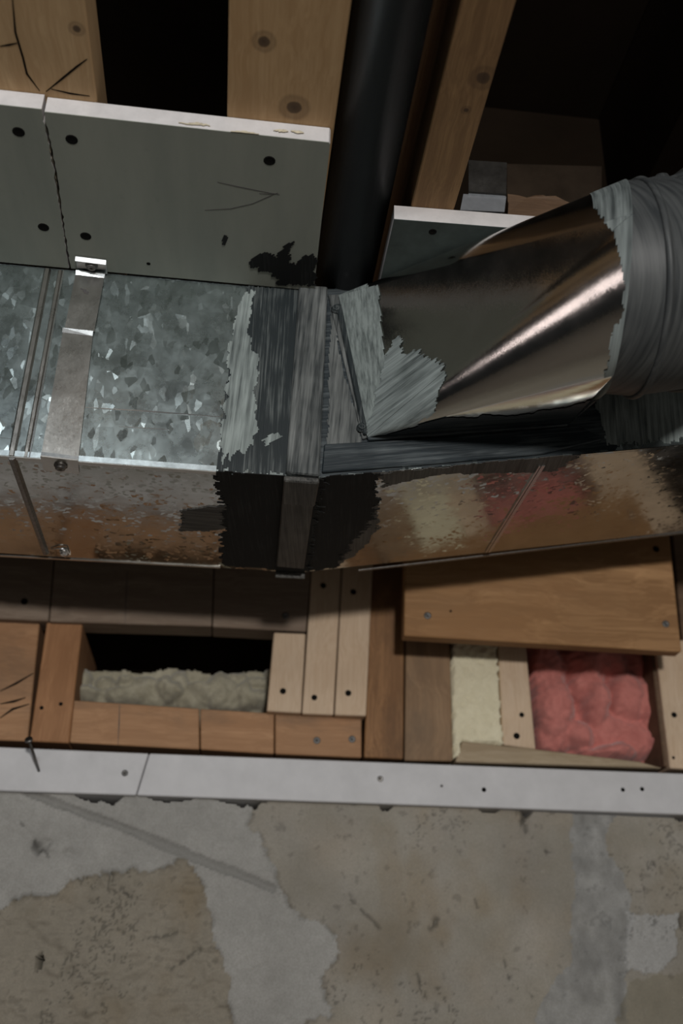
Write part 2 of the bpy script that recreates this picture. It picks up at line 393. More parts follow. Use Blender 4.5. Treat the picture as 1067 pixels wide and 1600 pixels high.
# broken chips along the top edge and two holes
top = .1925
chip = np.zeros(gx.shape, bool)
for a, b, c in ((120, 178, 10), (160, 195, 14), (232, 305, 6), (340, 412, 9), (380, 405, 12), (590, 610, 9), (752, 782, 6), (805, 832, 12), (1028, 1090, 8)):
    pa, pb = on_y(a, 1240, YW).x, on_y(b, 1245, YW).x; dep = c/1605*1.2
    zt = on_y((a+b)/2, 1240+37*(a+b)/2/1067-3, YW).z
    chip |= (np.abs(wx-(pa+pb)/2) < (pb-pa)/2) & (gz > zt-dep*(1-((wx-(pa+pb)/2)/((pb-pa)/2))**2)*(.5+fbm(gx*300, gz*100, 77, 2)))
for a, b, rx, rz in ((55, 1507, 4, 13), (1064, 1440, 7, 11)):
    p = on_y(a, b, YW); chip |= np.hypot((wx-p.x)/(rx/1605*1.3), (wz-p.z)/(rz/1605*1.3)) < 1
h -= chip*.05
for a, b, r in ((60, 1325, 11), (110, 1338, 8), (300, 1480, 5), (820, 1300, 12), (856, 1330, 6), (676, 1446, 6), (830, 1560, 8), (70, 1318, 7)):
    p = on_y(a, b, YW); h -= .004*np.exp(-(np.hypot(wx-p.x, wz-p.z)/(r/1605))**2)
for (a, b), (c, d), wd in (((530, 1390), (595, 1450), 5), ((790, 1500), (840, 1560), 4), ((0, 1280), (75, 1330), 6), ((575, 1530), (600, 1570), 4), ((650, 1520), (662, 1560), 4), ((270, 1515), (315, 1480), 4)):
    P = np.array(wpoly([(a, b), (c, d)])); h -= .0018*np.clip(1-segd(P, wx, wz)/(wd/1605), 0, 1)
def C(c): return np.array(c)[None, None, :]
alb = np.broadcast_to(C((.285, .262, .222)), gx.shape+(3,)).copy()
alb = alb*(1+((f3-.5)*.55)[..., None])+((f1-.5)*.10)[..., None]*C((.8, .8, .9))
tan = fbm(gx*18+7, gz*18, 61, 3); alb = alb+np.clip(tan-.5, 0, 1)[..., None]*C((.05, .005, -.03))
def over(mask, c, k):
    global alb
    cc = C(c)*(1+((f1-.5)*.30+(f2-.5)*.22)[..., None]); alb = np.where(mask[..., None], alb*(1-k)+cc*k, alb)
over(skim, (.315, .31, .295), .9); over(rough_left, (.235, .207, .162), .85); over(blue, (.245, .25, .25), .75)
over(patchr, (.35, .35, .345), .85); over(lowr, (.20, .178, .13), .7)
alb = np.where((groove > .15)[..., None], alb*.2+C((.20, .197, .185))*.8, alb)
alb = np.where(pits[..., None], alb*.75, alb)
ridge = np.abs(2*fbm(gx*55+3, gz*75, 71, 4)-1); spot = fbm(gx*9+2, gz*9, 73, 3)
crk = (ridge < .022) & (spot > .50) & ~skim & ~blue
crk |= (np.abs(2*fbm(gx*120, gz*90+5, 75, 3)-1) < .05) & rough_left & (spot > .42)
h -= crk*.0012; alb = np.where(crk[..., None], alb*.55, alb)
def border(m):
    e = np.zeros(m.shape, bool)
    for ax_ in (0, 1):
        for k in (1, 2): e |= m ^ np.roll(m, k, ax_); e |= m ^ np.roll(m, -k, ax_)
    return e & (fbm(gx*70, gz*70, 81, 3) > .42)
bd_ = (border(skim) | border(rough_left)) & (groove < .1); alb = np.where(bd_[..., None], alb*.80, alb)
warm = np.clip(fbm(gx*22+11, gz*16, 83, 4)-.48, 0, .3); alb = np.where((skim | blue | patchr)[..., None], alb, alb*(1-warm[..., None]*C((.5, .75, 1.1))))
mott = fbm(gx*80, gz*60, 85, 4); alb = np.where(blue[..., None], alb*(1+((mott-.5)*.9)[..., None]), alb)
for (a, b), (c, d), wd in (((808, 1262), (826, 1306), 3.5), ((822, 1272), (812, 1290), 4), ((52, 1318), (62, 1330), 6), ((66, 1330), (80, 1340), 4), ((672, 1450), (682, 1440), 5), ((28, 1284), (58, 1322), 2.2), ((852, 1328), (858, 1338), 4), ((575, 1532), (592, 1552), 2.5), ((648, 1520), (662, 1560), 2.5), ((788, 1502), (800, 1528), 2.2), ((805, 1540), (832, 1562), 2.2), ((740, 1400), (748, 1424), 2.2), ((690, 1558), (708, 1580), 2.2), ((225, 1468), (275, 1455), 2.4), ((268, 1516), (312, 1482), 3), ((192, 1392), (206, 1402), 2.4), ((535, 1392), (594, 1450), 2.0)):
    k_ = np.clip(1.3-segd(np.array(wpoly([(a, b), (c, d)])), wx*.35+gx*.65, wz*.35+gz*.65)/(wd/1605*1.25), 0, 1)*(fbm(gx*200, gz*200, 87, 2) > .36); alb = alb*(1-.55*k_[..., None]); h -= k_*.0015
alb = np.where(chip[..., None], alb*.12, alb)  # shade inside the chips and holes, painted into the wall colour
alb = np.clip(alb, .006, .8)
ny, nx = gx.shape
me = bpy.data.meshes.new('wall_back')
vv = np.stack([gx, YW-h, gz], -1).reshape(-1, 3)
idx = np.arange(nx*ny).reshape(ny, nx)
qd = np.stack([idx[:-1, :-1], idx[:-1, 1:], idx[1:, 1:], idx[1:, :-1]], -1).reshape(-1, 4)
me.from_pydata(vv.tolist(), [], qd.tolist())
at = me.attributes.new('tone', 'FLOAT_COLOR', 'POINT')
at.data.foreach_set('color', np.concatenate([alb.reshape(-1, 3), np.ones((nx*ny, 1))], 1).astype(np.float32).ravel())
me.polygons.foreach_set('use_smooth', [True]*len(me.polygons))
t = NT('foundation_concrete'); p = t.obj(False)
an = t.node('ShaderNodeAttribute', attribute_name='tone').outputs[0]
sp = t.noise(p, 500, 3, .7); n2 = t.noise(p, 90, 5, .7)
an = t.mix(t.ramp(sp, [(.3, .35), (.7, 0.)]), an, (.12, .11, .09)); an = t.mix(t.ramp(n2, [(.62, 0.), (.78, .35)]), an, (.36, .35, .31))
t.bump(t.math('ADD', sp, n2), .35, .0012)
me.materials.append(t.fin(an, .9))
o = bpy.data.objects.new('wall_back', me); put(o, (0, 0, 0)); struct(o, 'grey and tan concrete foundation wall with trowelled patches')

# rim wall behind the blocking, subfloor above, floor below
box('wall_rim', -2.4, 1.9, 1.36, 1.39, .21, 1.0, 'shade_wood'); struct(bpy.data.objects['wall_rim'])
box('ceiling', -2.4, 1.9, -2.0, 1.39, .93, .96, 'subfloor'); struct(bpy.data.objects['ceiling'])
box('floor', -2.4, 1.9, -2.5, 1.157, -1.55, -1.5, 'floor'); struct(bpy.data.objects['floor'])
box('wall_left', -2.45, -2.40, -2.5, 1.3, -1.5, .96, 'dark_wall'); struct(bpy.data.objects['wall_left'])

# white sill boards on top of the concrete (two lengths, butt joint)
YS = .992*KW
def sill(name, q, label):
    o = prism(name, [on_y(a, b, YS) for a, b in q], (0, .13, 0), 'white_paint', None, .0012); struct(o, label); return o
l0, l1 = on_y(0, 1166, YS), on_y(1067, 1208, YS)
s1 = sill('trim_1', [(-420, 1149), (232.3, 1177), (212.3, 1242.6), (-420, 1222)], 'short white painted sill board with the nail standing out of it')
s2 = sill('trim_2', [(233.6, 1177), (1500, 1225), (1500, 1288), (213.6, 1242.6)], 'long white painted sill board on the concrete wall')
for (a, b, r, m) in ((195, 1208, .0036, 'nailhead'),): nailhead(s1, on_y(a, b, YS), (0, -1, 0), r, m)
for (a, b, r, m) in ((594, 1217, .0034, 'steel'), (690, 1228, .0016, 'nailhead'), (756, 1234, .0026, 'black_screw'), (973, 1234, .0024, 'black_screw'), (1003, 1233, .0024, 'black_screw')): nailhead(s2, on_y(a, b, YS), (0, -1, 0), r, m)

# nail standing out of the short sill board
a = on_y(61, 1207, YS); b = on_y(45, 1156, .955*KW)
n = empty('nail', a, 'long bent steel nail sticking out of the white sill board', 'nail')
tube('shank', [a+Vector((0, .004, 0)), a.lerp(b, .5)+Vector((.0003, 0, .0004)), b], .0016, 'steel', n)
lathe('head', b, (b-a), [(.0042, -.0006), (.0042, .0010), (.003, .0014)], 'steel', n)

# ================================================================== BLOCKING IN THE RIM SPACE
YBK = .996*KW
def blk(name, q, y, th, mat, label, nails=(), group='timber blocking along the top of the wall', cat='board', bevel=.0012):
    y = y*KW if y < 1.03 else y
    o = board(name, q, y, th, mat, None, bevel); tag(o, label, cat, group)
    for nn in nails:
        a, b = nn[:2]; r = nn[2] if len(nn) > 2 else .0032; m = nn[3] if len(nn) > 3 else 'nailhead'
        nailhead(o, on_y(a, b, y), (0, -1, 0), r, m)
    return o
blk('header_board', [(-200, 820), (88, 820), (75.5, 970), (-200, 958)], .985, .036, 'grey_beam', 'grey weathered header board at the far left under the duct', [(38, 940, .004, 'black_screw')])
hb = blk('header_board', [(89.5, 820), (336, 820), (330.5, 978.5), (77, 971)], .985, .036, 'grey_beam', 'long grey header board over the left end of the mineral wool recess')
stroke('pencil_line', [on_y(199, 890, .985*KW), on_y(197, 930, .985*KW), on_y(195.5, 973, .985*KW)], .0011, (0, -1, 0), .0002, 'pencil', hb)
blk('header_board', [(337.5, 820), (491, 820), (478, 987), (332, 979)], .985, .036, 'grey_beam', 'grey header board over the right end of the mineral wool recess', [(446, 962, .0042)])
lb = blk('wall_board', [(-200, 955), (62, 971), (43, 1158), (-200, 1150)], YBK/KW, .05, 'orange_x', 'wide brown board with dark cracks at the lower left')
for P in ([(0, 1080), (25, 1068), (52, 1052)], [(0, 1122), (20, 1108), (46, 1100)], [(0, 1100), (22, 1096), (40, 1090)]):
    stroke('crack', [on_y(a, b, YBK) for a, b in P], .0028, (0, -1, 0), .0002, 'gap', lb)
blk('short_stud', [(73, 972), (129, 975), (107.5, 1161), (46, 1158)], .992, .16, 'orange_z', 'short orange brown stud left of the mineral wool recess', [(65, 1106, .0022, 'black_screw'), (95, 1100, .0022, 'black_screw')])
rows = [[(115, 1094), (311, 1107), (311.5, 1171), (108.5, 1160)], [(313, 1107.2), (428.3, 1114.6), (428, 1178), (313.4, 1171)], [(430, 1114.8), (565, 1123), (565, 1184), (430, 1178)]]
labs = ['orange pine block at the left end of the row under the mineral wool', 'middle orange pine block in the row under the mineral wool', 'orange pine block with two grey nails under the pale strips']
for q, lab, nl in zip(rows, labs, ((), (), ((495, 1157, .0042), (550, 1155, .0042)))):
    o = blk('sill_block', q, YBK/KW, .12, 'orange_x', lab, nl)
    if lab == labs[0]: stroke('pencil_line', [on_y(187, 1099, YBK), on_y(186, 1130, YBK), on_y(184.5, 1164, YBK)], .0012, (0, -1, 0), .0002, 'pencil', o)
blk('pale_strip', [(428, 988), (477.5, 990), (470.5, 1114), (417, 1111)], .984, .035, 'pale_z', 'short pale wood strip beside the mineral wool recess', [(442, 1080, .0036, 'black_screw')])
blk('pale_strip', [(490, 840), (536, 842), (521, 1117), (472, 1115)], .985, .035, 'pale_z', 'middle one of the three pale wood strips', [(491, 1090, .0034, 'black_screw'), (505, 915, .0036, 'black_screw')])
blk('pale_strip', [(537.5, 842), (584, 842), (572, 1118.5), (523, 1117)], .983, .035, 'pale_z', 'pale wood strip right against the dark brown post', [(544, 1083, .0036, 'black_screw'), (552, 925, .0036, 'black_screw')])
blk('brown_post', [(583, 830), (633, 830), (630, 1186), (569, 1183)], .990, .12, 'brown_z', 'dark brown stained post left of the plywood panel')
blk('plywood_panel', [(634, 820), (1042, 800), (1065, 1018.5), (631, 993)], 1.07, .018, 'ply', 'plywood panel with wavy grain above the pink insulation', [(668, 962, .0044), (1040, 975, .0044), (1025, 858, .004, 'black_screw'), (704, 955, .0014, 'black_screw')])
blk('tan_board', [(634, 985), (702, 985), (707.5, 1189), (632, 1188)], .990, .06, 'tan_z', 'dull tan board between brown post and cream foam')
blk('pale_strip', [(777.5, 985), (819.5, 985), (837, 1171), (786, 1164)], .990, .06, 'pale_z', 'pale wood strip between cream foam and pink insulation', [(815, 1117, .003, 'black_screw'), (807, 1150, .0038, 'black_screw')])
blk('wall_board', [(1023, 1000), (1140, 1000), (1140, 1206), (1047, 1200)], .988, .08, 'pale_z', 'pale upright board right of the pink insulation at the frame edge', [(1053, 1117, .0034, 'black_screw'), (1052, 1184, .0018, 'black_screw')])
blk('dark_side_board', [(1015, 1000), (1024, 1000), (1048, 1198), (1038, 1198)], .994, .10, 'dark_wood', 'thin dark board edge between pink insulation and pale board')
blk('wedge_lath', [(722, 1158), (842, 1171), (1000, 1190), (1035, 1200), (712, 1190)], .986, .03, 'wedge', 'thin grey beige wedge lath lying under the cream foam')
blk('dark_side_board', [(1046, 790), (1200, 790), (1200, 1030), (1068, 1022)], 1.18, .05, 'dark_wood', 'dark board in shade beyond the right end of the plywood')

# insulation: lumpy relief blocks
def lumpy(name, q, y, depth, fn, mat, label, cat, res=.0016, rag=.0):
    """a soft pad filling the outline q: relief front, flat back"""
    y *= KW
    P = [(on_y(a, b, y).x, on_y(a, b, y).z) for a, b in q]
    x0, x1 = min(p[0] for p in P), max(p[0] for p in P); z0, z1 = min(p[1] for p in P), max(p[1] for p in P)
    X, Z = np.meshgrid(np.arange(x0-.004, x1+.004, res), np.arange(z0-.004, z1+.004, res))
    sx = X+(fbm(X*170, Z*170, 5, 3)-.5)*rag; sz = Z+(fbm(X*170, Z*170, 8, 3)-.5)*rag
    ins = inside(P, sx, sz); H = fn(X, Z)
    V = []; Fs = []; ids = -np.ones(X.shape, int)
    fi = ins[:-1, :-1] & ins[1:, :-1] & ins[:-1, 1:] & ins[1:, 1:]
    for j, i in zip(*np.nonzero(fi)):
        f = []
        for (a, b) in ((j, i), (j, i+1), (j+1, i+1), (j+1, i)):
            if ids[a, b] < 0: ids[a, b] = len(V); V.append((X[a, b], y-H[a, b], Z[a, b]))
            f.append(int(ids[a, b]))
        Fs.append(tuple(f))
    o = mk(name, V, Fs, mat, None, True)
    bm = bmesh.new(); bm.from_mesh(o.data)
    e = [x for x in bm.edges if x.is_boundary]; r = bmesh.ops.extrude_edge_only(bm, edges=e)
    yb = y+depth-WL[o].y
    for v in r['geom']:
        if isinstance(v, bmesh.types.BMVert): v.co.y = yb
    bmesh.ops.recalc_face_normals(bm, faces=bm.faces)
    bm.to_mesh(o.data); bm.free()
    return tag(o, label, cat)
def fluff(name, c1, c2, scale):
    t = NT(name); p = t.obj(); n = t.noise(p, scale, 6, .75, .6); n2 = t.noise(p, 25, 3)
    fib = t.noise(t.vec('MULTIPLY', p, (1, 1, 3.0)), scale*5, 3, .8, 2.0)
    t.bump(t.math('ADD', n, t.math('MULTIPLY', fib, .5)), .35, .002)
    c = t.mix(t.ramp(t.math('ADD', t.math('MULTIPLY', n, .7), t.math('MULTIPLY', n2, .3)), [(.35, 0.), (.65, 1.)]), c1, c2)
    c = t.mix(t.ramp(fib, [(.55, 0.), (.75, .3)]), c, tuple(min(1, x*1.5+.03) for x in c2))
    t.b.inputs['Sheen Weight'].default_value = .25
    return t.fin(c, .95)
MAT['pink'] = fluff('pink_glass_wool', (.40, .125, .105), (.56, .205, .175), 45)
MAT['wool'] = fluff('grey_beige_mineral_wool', (.26, .235, .165), (.42, .39, .30), 70)
MAT['cream'] = fluff('cream_foam', (.58, .52, .36), (.70, .64, .47), 90)
def billow(x, y, s): return 1-np.abs(2*fbm(x, y, s, 3)-1)**.8
PUFFS = [(850, 1035, 30, 50), (862, 1105, 28, 48), (868, 1152, 32, 26), (912, 1035, 34, 40), (952, 1032, 28, 34), (996, 1035, 24, 32), (926, 1096, 20, 38), (946, 1142, 30, 26), (974, 1085, 30, 44), (1012, 1105, 20, 46), (990, 1158, 40, 30), (1024, 1165, 18, 24), (902, 1072, 16, 22), (902, 1150, 20, 22), (950, 1180, 40, 14), (838, 1085, 14, 30)]
def pinkf(X, Z, puffs=PUFFS, y=1.034*KW, k=1.75):
    wx_ = X+.016*(fbm(X*45, Z*45, 4, 4)-.5)+.006*(fbm(X*200, Z*200, 14, 3)-.5); wz_ = Z+.016*(fbm(X*45, Z*45, 6, 4)-.5)
    H = np.zeros(X.shape)
    for n_, (a, b, ra, rb) in enumerate(puffs):
        p = on_y(a, b, y); d2_ = ((wx_-p.x)/(ra*1.25/1605*y))**2+((wz_-p.z)/(rb*1.25/1605*y))**2
        H = H+((.020+.006*math.sin(n_*2.4))*np.sqrt(np.clip(1-d2_, 0, 1)))**5
    H = H**.2
    return k*(H+.005*(fbm(X*90, Z*90, 9, 3)-.5)+.0014*(fbm(X*500, Z*500, 29, 2)-.5)-.006)
lumpy('pink_insulation', [(824, 990), (1019, 990), (1040, 1192), (1000, 1194), (838, 1172)], 1.034, .08, pinkf, 'pink', 'puffy pink glass wool insulation stuffed under the plywood panel', 'insulation', .0018, .004)
WPUFFS = [(120+i*24+9*math.sin(i*5.1), 1062+14*math.sin(i*2.3)+(i % 3)*13, 18+6*math.sin(i*1.7), 14+5*math.cos(i*2.9)) for i in range(14)]+[(132+i*27, 1090+6*math.sin(i*3.3), 20, 15) for i in range(12)]
def woolf(X, Z): return pinkf(X, Z, WPUFFS, 1.05*KW, 1.2)+.006*fbm(X*140, Z*140, 19, 4)
lumpy('mineral_wool', [(128, 1048), (200, 1046), (215, 1052), (262, 1042), (300, 1046), (345, 1052), (400, 1046), (440, 1055), (440, 1125), (120, 1110)], 1.050, .06, woolf, 'wool', 'grey beige mineral wool stuffed in the dark recess', 'insulation', .0018, .006)
def foamf(X, Z): return .006*fbm(X*60, Z*60, 3, 4)+.004*fbm(X*260, Z*260, 9, 2)
lumpy('cream_foam', [(706, 1000), (774, 1003), (778, 1060), (781, 1100), (784, 1163), (722, 1160), (713, 1188), (708, 1188)], .990, .05, foamf, 'cream', 'cream foam insulation strip with ragged edges', 'insulation', .0016, .008)

# ================================================================== CEILING TIMBERS AND BOARD
def kn(px, py, r, oc):   # knot on the underside, in the timber's own coordinates
    p = on_z(px, py, ZJ)-oc; return (p.x, p.y, p.z, r)
ca = Vector((.0032, -.1, .648)); cb = Vector((-.180, -.1, .648))
MAT['joist_a'] = wood('pine_nailer_two_knots', (.50, .33, .17), (.38, .23, .105), 'y', .8, knots=[kn(413, 65, .0045, ca), kn(460, 168, .006, ca)])
MAT['joist_b'] = wood('pine_nailer_split', (.54, .37, .20), (.42, .265, .13), 'y', .8, knots=[kn(120, 45, .003, cb)])
o = box('ceiling_nailer', -.0388, .0448, -1.15, .95, ZJ, ZJ+.038, 'joist_a'); tag(o, 'flat pine ceiling timber with two knots left of the black pipe', 'timber', 'ceiling timbers')
o = box('ceiling_nailer', -.222, -.138, -1.15, .95, ZJ, ZJ+.038, 'joist_b'); tag(o, 'cracked flat pine ceiling timber at the top left corner', 'timber', 'ceiling timbers')
for P in ([(18, -20), (24, 50), (36, 90), (42, 115), (62, 142)], [(72, 143), (98, 122), (120, 104), (136, 92)], [(0, 72), (14, 70), (27, 67)], [(80, 139), (110, 146), (140, 150)]):
    stroke('crack', [on_z(a, b, ZJ) for a, b in P], .0016, (0, 0, -1), .0002, 'gap', o)
c3 = Vector((.1376, -.1, .724))
MAT['joist_c'] = wood('rough_sawn_joist_knot', (.33, .195, .085), (.17, .09, .036), 'y', 1.6, knots=[kn(755, 122, .0055, c3), kn(728, 172, .002, c3)])
o = box('ceiling_joist', .1190, .1562, -1.15, .95, ZJ, ZJ+.19, 'joist_c'); tag(o, 'rough sawn joist with a dark knot right of the black pipe', 'joist', 'ceiling timbers')
o = box('ceiling_joist', .36, .398, -1.15, .95, .74, .92, 'subfloor'); tag(o, 'joist in deep shade at the upper right', 'joist', 'ceiling timbers')  # this joist and the blocking: near-black colour stands in for shade
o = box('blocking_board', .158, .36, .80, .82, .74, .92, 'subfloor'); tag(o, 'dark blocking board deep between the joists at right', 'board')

# black drain pipe running between the timbers
pp = empty('drain_pipe', (.0745, .4, .646), 'glossy black plastic drain pipe between the ceiling timbers', 'pipe')
def tubeY(name, x, z, r, y0, y1, mat, parent, seg=40):
    V = []; Fs = []
    for y in (y0, y1):
        for k in range(seg): th = 2*math.pi*k/seg; V.append((x+r*math.cos(th), y, z+r*math.sin(th)))
    for k in range(seg): Fs.append((k, (k+1) % seg, seg+(k+1) % seg, seg+k))
    Fs.append(tuple(range(seg))); Fs.append(tuple(range(2*seg-1, seg-1, -1)))
    return mk(name, V, Fs, mat, parent, True)
tubeY('pipe_barrel', .0745, .646, .0282, -1.15, 1.1, 'abs', pp)
tubeY('pipe_socket', .0745, .646, .0292, .36, .43, 'abs', pp)

# board ceiling strips
def drywall(name, pts, label, ragged=(), face='paper'):
    """pts: outline on the underside (x, y)"""
    e = empty(name, (*pts[0], ZC), label, 'drywall', 'drywall strips screwed under the ceiling')
    P3 = [Vector((x, y, ZC)) for x, y in pts]
    sk = [i for i in range(len(pts)) if i not in ragged]
    out = [Vector((p.x, p.y, ZC)) for p in jag(P3, .004, .0005, 5, sk)]
    inner = out
    prism('paper_face', inner, (0, 0, .0006), face, e)
    prism('gypsum_core', [p+Vector((0, 0, .0006)) for p in inner], (0, 0, .0150), 'gypsum', e)
    return e
def dscrew(parent, px, py, r=.0042):
    p = on_z(px, py, ZC); return lathe('screw', p, (0, 0, -1), [(r*1.15, -.0005), (r*1.15, .0002), (r*.85, .0003), (r*.7, .0001), (r*.3, .0001)], 'black_screw', parent, 12)
dr = drywall('drywall_panel', [(-.1752, .5822), (-.05, .5830), (.0410, .5832), (.0422, .5850), (.0452, .7635), (-.1772, .7635), (-.1765, .70), (-.1745, .65)], 'large grey green drywall panel with a black smear at its corner', ragged=(5, 6, 7))
for a, b in ((112, 218), (134, 369), (421, 251)): dscrew(dr, a, b)
dscrew(dr, 232, 412, .0016)
dl = drywall('drywall_panel', [(-.40, .5790), (-.1772, .5800), (-.1768, .62), (-.1778, .68), (-.1790, .7635), (-.40, .7635)], 'grey green drywall panel at the left frame edge', ragged=(1, 2, 3))
for a, b in ((29, 206), (68, 355)): dscrew(dl, a, b)
d2 = drywall('drywall_panel', [(.1045, .6600), (.236, .6560), (.236, .7560), (.1045, .7560)], 'dark shaded drywall strip behind the round pipe', face='shaded_paper')
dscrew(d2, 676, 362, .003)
# broken gypsum crumbs on the gap edge, scuffs on the cut edge
for i in range(14):
    y = .60+i*.0115+random.uniform(-.003, .003)
    mk('broken_edge', [(-.1762+random.uniform(-.0012, .0006), y+a, ZC+b) for a, b in ((-.004, .001), (.004, .0005), (.005, .007), (-.003, .009))]+[(-.1775, y, ZC+.004)], [(0, 1, 2, 3), (0, 1, 4), (1, 2, 4), (2, 3, 4), (3, 0, 4)], 'crumb', dl)
for P in ([(272, 192), (300, 193), (326, 197), (300, 197)], [(345, 203), (375, 206), (402, 210), (375, 209)], [(425, 205), (440, 203), (447, 207), (432, 208)], [(452, 206), (466, 205), (470, 209), (458, 210)]):
    patch('scuff', [on_y(a, b, .5822) for a, b in P], (0, -1, 0), .0003, 'crumb', dr, .003, .0008, 3, res=.0007)
dn = (0, 0, -1)
smear = [(388, 409), (402, 400), (420, 398), (432, 405), (445, 384), (456, 381), (452, 398), (448, 412), (462, 415), (472, 402), (488, 400), (494, 420), (493, 447), (440, 446), (420, 430), (396, 420)]
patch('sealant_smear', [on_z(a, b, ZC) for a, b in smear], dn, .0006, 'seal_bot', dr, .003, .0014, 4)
patch('sealant_smear', [on_z(a, b, ZC) for a, b in ((346, 382), (352, 368), (358, 370), (352, 384))], dn, .0004, 'seal_bot', dr, .002, .0005, 4)
for P in ([(340, 284), (370, 291), (400, 297), (437, 304)], [(320, 328), (360, 326), (395, 318), (420, 307), (434, 301)], [(405, 302), (420, 303), (435, 303)]):
    stroke('pencil_line', [on_z(a, b, ZC) for a, b in P], .0006, dn, .0002, 'pencil', dr)

# small galvanised bracket and blocks above the shaded strip
e = empty('metal_bracket', on_y(755, 330, .70), 'small bent galvanised bracket beside the rough joist', 'bracket')
q = [on_y(a, b, .69) for a, b in ((724, 303), (791, 307), (788, 331), (719, 328))]
prism('lower_plate', q, (0, .0012, 0), 'dull_zinc', e)
prism('bent_lip', [on_y(a, b, .687) for a, b in ((732, 299), (791, 303), (791, 306), (732, 302))], (0, .006, 0), 'bright', e)
prism('upper_plate', [on_y(a, b, .695) for a, b in ((732, 250), (792, 254), (791, 303), (732, 299))], (0, .0012, 0), 'strap', e)
o = prism('wood_block', jag([on_y(a, b, .70) for a, b in ((793, 303), (868, 306), (905, 322), (900, 350), (793, 338))], .006, .0007, 3), (0, .03, 0), 'dark_wood'); tag(o, 'rough brown wood block behind the top of the round pipe', 'wood block')
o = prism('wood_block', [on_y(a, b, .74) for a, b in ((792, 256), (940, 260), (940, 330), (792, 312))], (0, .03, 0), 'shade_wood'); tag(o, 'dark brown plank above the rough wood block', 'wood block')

# ================================================================== DUCT
duct = empty('air_duct', (.0, .86, ZB), 'rectangular galvanised air duct with black sealed joint running along the wall', 'duct')
XJ = .052           # where the level run meets the rising transition
SL = math.tan(math.radians(10.5))
def zbot(x): return ZB+max(0, x-XJ)*SL
XL, XR = -1.0, .62
def sheet(name, pts, mat, n, t=.0008): return prism(name, pts, Vector(n)*t, mat, duct)
sheet('front_panel', [(XL, YF, ZB), (XJ, YF, ZB), (XJ, YF, ZC-.0008), (XL, YF, ZC-.0008)], 'galv', (0, 1, 0))
sheet('bottom_panel', [(XL, YF, ZB), (XJ, YF, ZB), (XJ, YK, ZB), (XL, YK, ZB)], 'galv_bottom', (0, 0, 1))
sheet('transition_front', [(XJ, YF, ZB), (XR, YF, zbot(XR)), (XR, YF, .572), (.30, YF, .572), (XJ, YF, ZC-.0008)], 'galv', (0, 1, 0))
sheet('transition_bottom', [(XJ, YF, ZB), (XR, YF-.004, zbot(XR)), (XR, YK-.004, zbot(XR)), (XJ, YK, ZB)], 'galv_bottom', (0, 0, 1))
sheet('back_panel', [(XL, YK, ZB), (XJ, YK, ZB), (XR, YK-.004, zbot(XR)), (XR, YK, .572), (.30, YK, .572), (XJ, YK, ZC), (XL, YK, ZC)], 'galv', (0, -1, 0))
sheet('top_panel', [(XL, YF, ZC), (XJ, YF, ZC), (XJ, YK, ZC), (XL, YK, ZC)], 'galv', (0, 0, -1))
sheet('transition_top', [(XJ, YF, ZC), (.30, YF, .572), (.30, YK, .572), (XJ, YK, ZC)], 'galv', (0, 0, -1))
sheet('transition_top', [(.30, YF, .572), (XR, YF, .572), (XR, YK, .572), (.30, YK, .572)], 'galv', (0, 0, -1))
FN = Vector((0, -1, 0)); BN = Vector((0, 0, -1)); TB = Vector((math.sin(math.radians(10.5)), 0, -math.cos(math.radians(10.5))))
def fp(a, b, lift=0): return on_y(a, b, YF-lift)
def bp(a, b, lift=0): return on_z(a, b, ZB-lift)
def tp(a, b, lift=0): return on_pl(a, b, Vector((XJ, YF, ZB))+TB*lift, TB)
# bottom-front hem
prism('corner_hem', [(-.60, YF-.0013, ZB), (-.030, YF-.0013, ZB), (-.030, YF-.0014, ZB+.0050), (-.60, YF-.0014, ZB+.0050)], (0, .0013, 0), 'hem', duct)
prism('hem_lip', [(-.60, YF-.0009, ZB-.0008), (-.030, YF-.0009, ZB-.0008), (-.030, YF+.004, ZB-.0008), (-.60, YF+.004, ZB-.0008)], (0, 0, .0008), 'strap', duct)
# slip joint at left: two ribs on the front, rib underneath
x1 = -.2015
for dx, w, hgt in ((0, .0065, .0022), (.0125, .0045, .0016)):
    prism('joint_rib', [(x1+dx, YF, ZB), (x1+dx+w*.25, YF-hgt, ZB), (x1+dx+w*.75, YF-hgt, ZB), (x1+dx+w, YF, ZB)], (0, 0, ZC-.002-ZB), 'strap', duct, 0)
prism('joint_edge', [(x1+.0172, YF, ZB), (x1+.0184, YF, ZB), (x1+.0184, YF-.0016, ZB), (x1+.0172, YF-.0016, ZB)], (0, 0, ZC-.002-ZB), 'bright', duct)
prism('joint_rib', [(x1, YF, ZB), (x1+.002, YF, ZB-.003), (x1+.005, YF, ZB-.003), (x1+.007, YF, ZB)], (0, YK-YF-.01, 0), 'steel', duct)
# pressed crease lines on the front
for P, w in (([(132, 637), (230, 643), (345, 652)], .0016), ([(186, 667), (255, 671), (265, 672)], .0010), ([(0, 684), (20, 686)], .001)):
    stroke('pressed_crease', [fp(a, b) for a, b in P], w, FN, .0006, 'bright', duct)
# drive cleat wrapping the joint

def pq(name, P, fn, n, t, mat, parent=duct, bevel=.0012): return prism(name, [fn(a, b) for a, b in P], Vector(n)*t, mat, parent, bevel)
cleat = pq('drive_cleat', [(467, 450), (511, 453), (498, 748), (446, 743)], fp, FN, .0055, 'seal_zm')
pq('cleat_fold', [(444, 742), (499, 746), (492, 783), (441, 779)], bp, BN, .006, 'seal_botm', cleat)
pq('cleat_underside', [(441, 779), (490, 783), (475, 884), (432, 880)], bp, BN, .004, 'seal_botm', cleat)
prism('cleat_tail', [on_y(a, b, YK+.001) for a, b in ((431, 881), (478, 884), (476, 904), (430, 902))], (0, .002, 0), 'seal_botm', cleat, .0006)
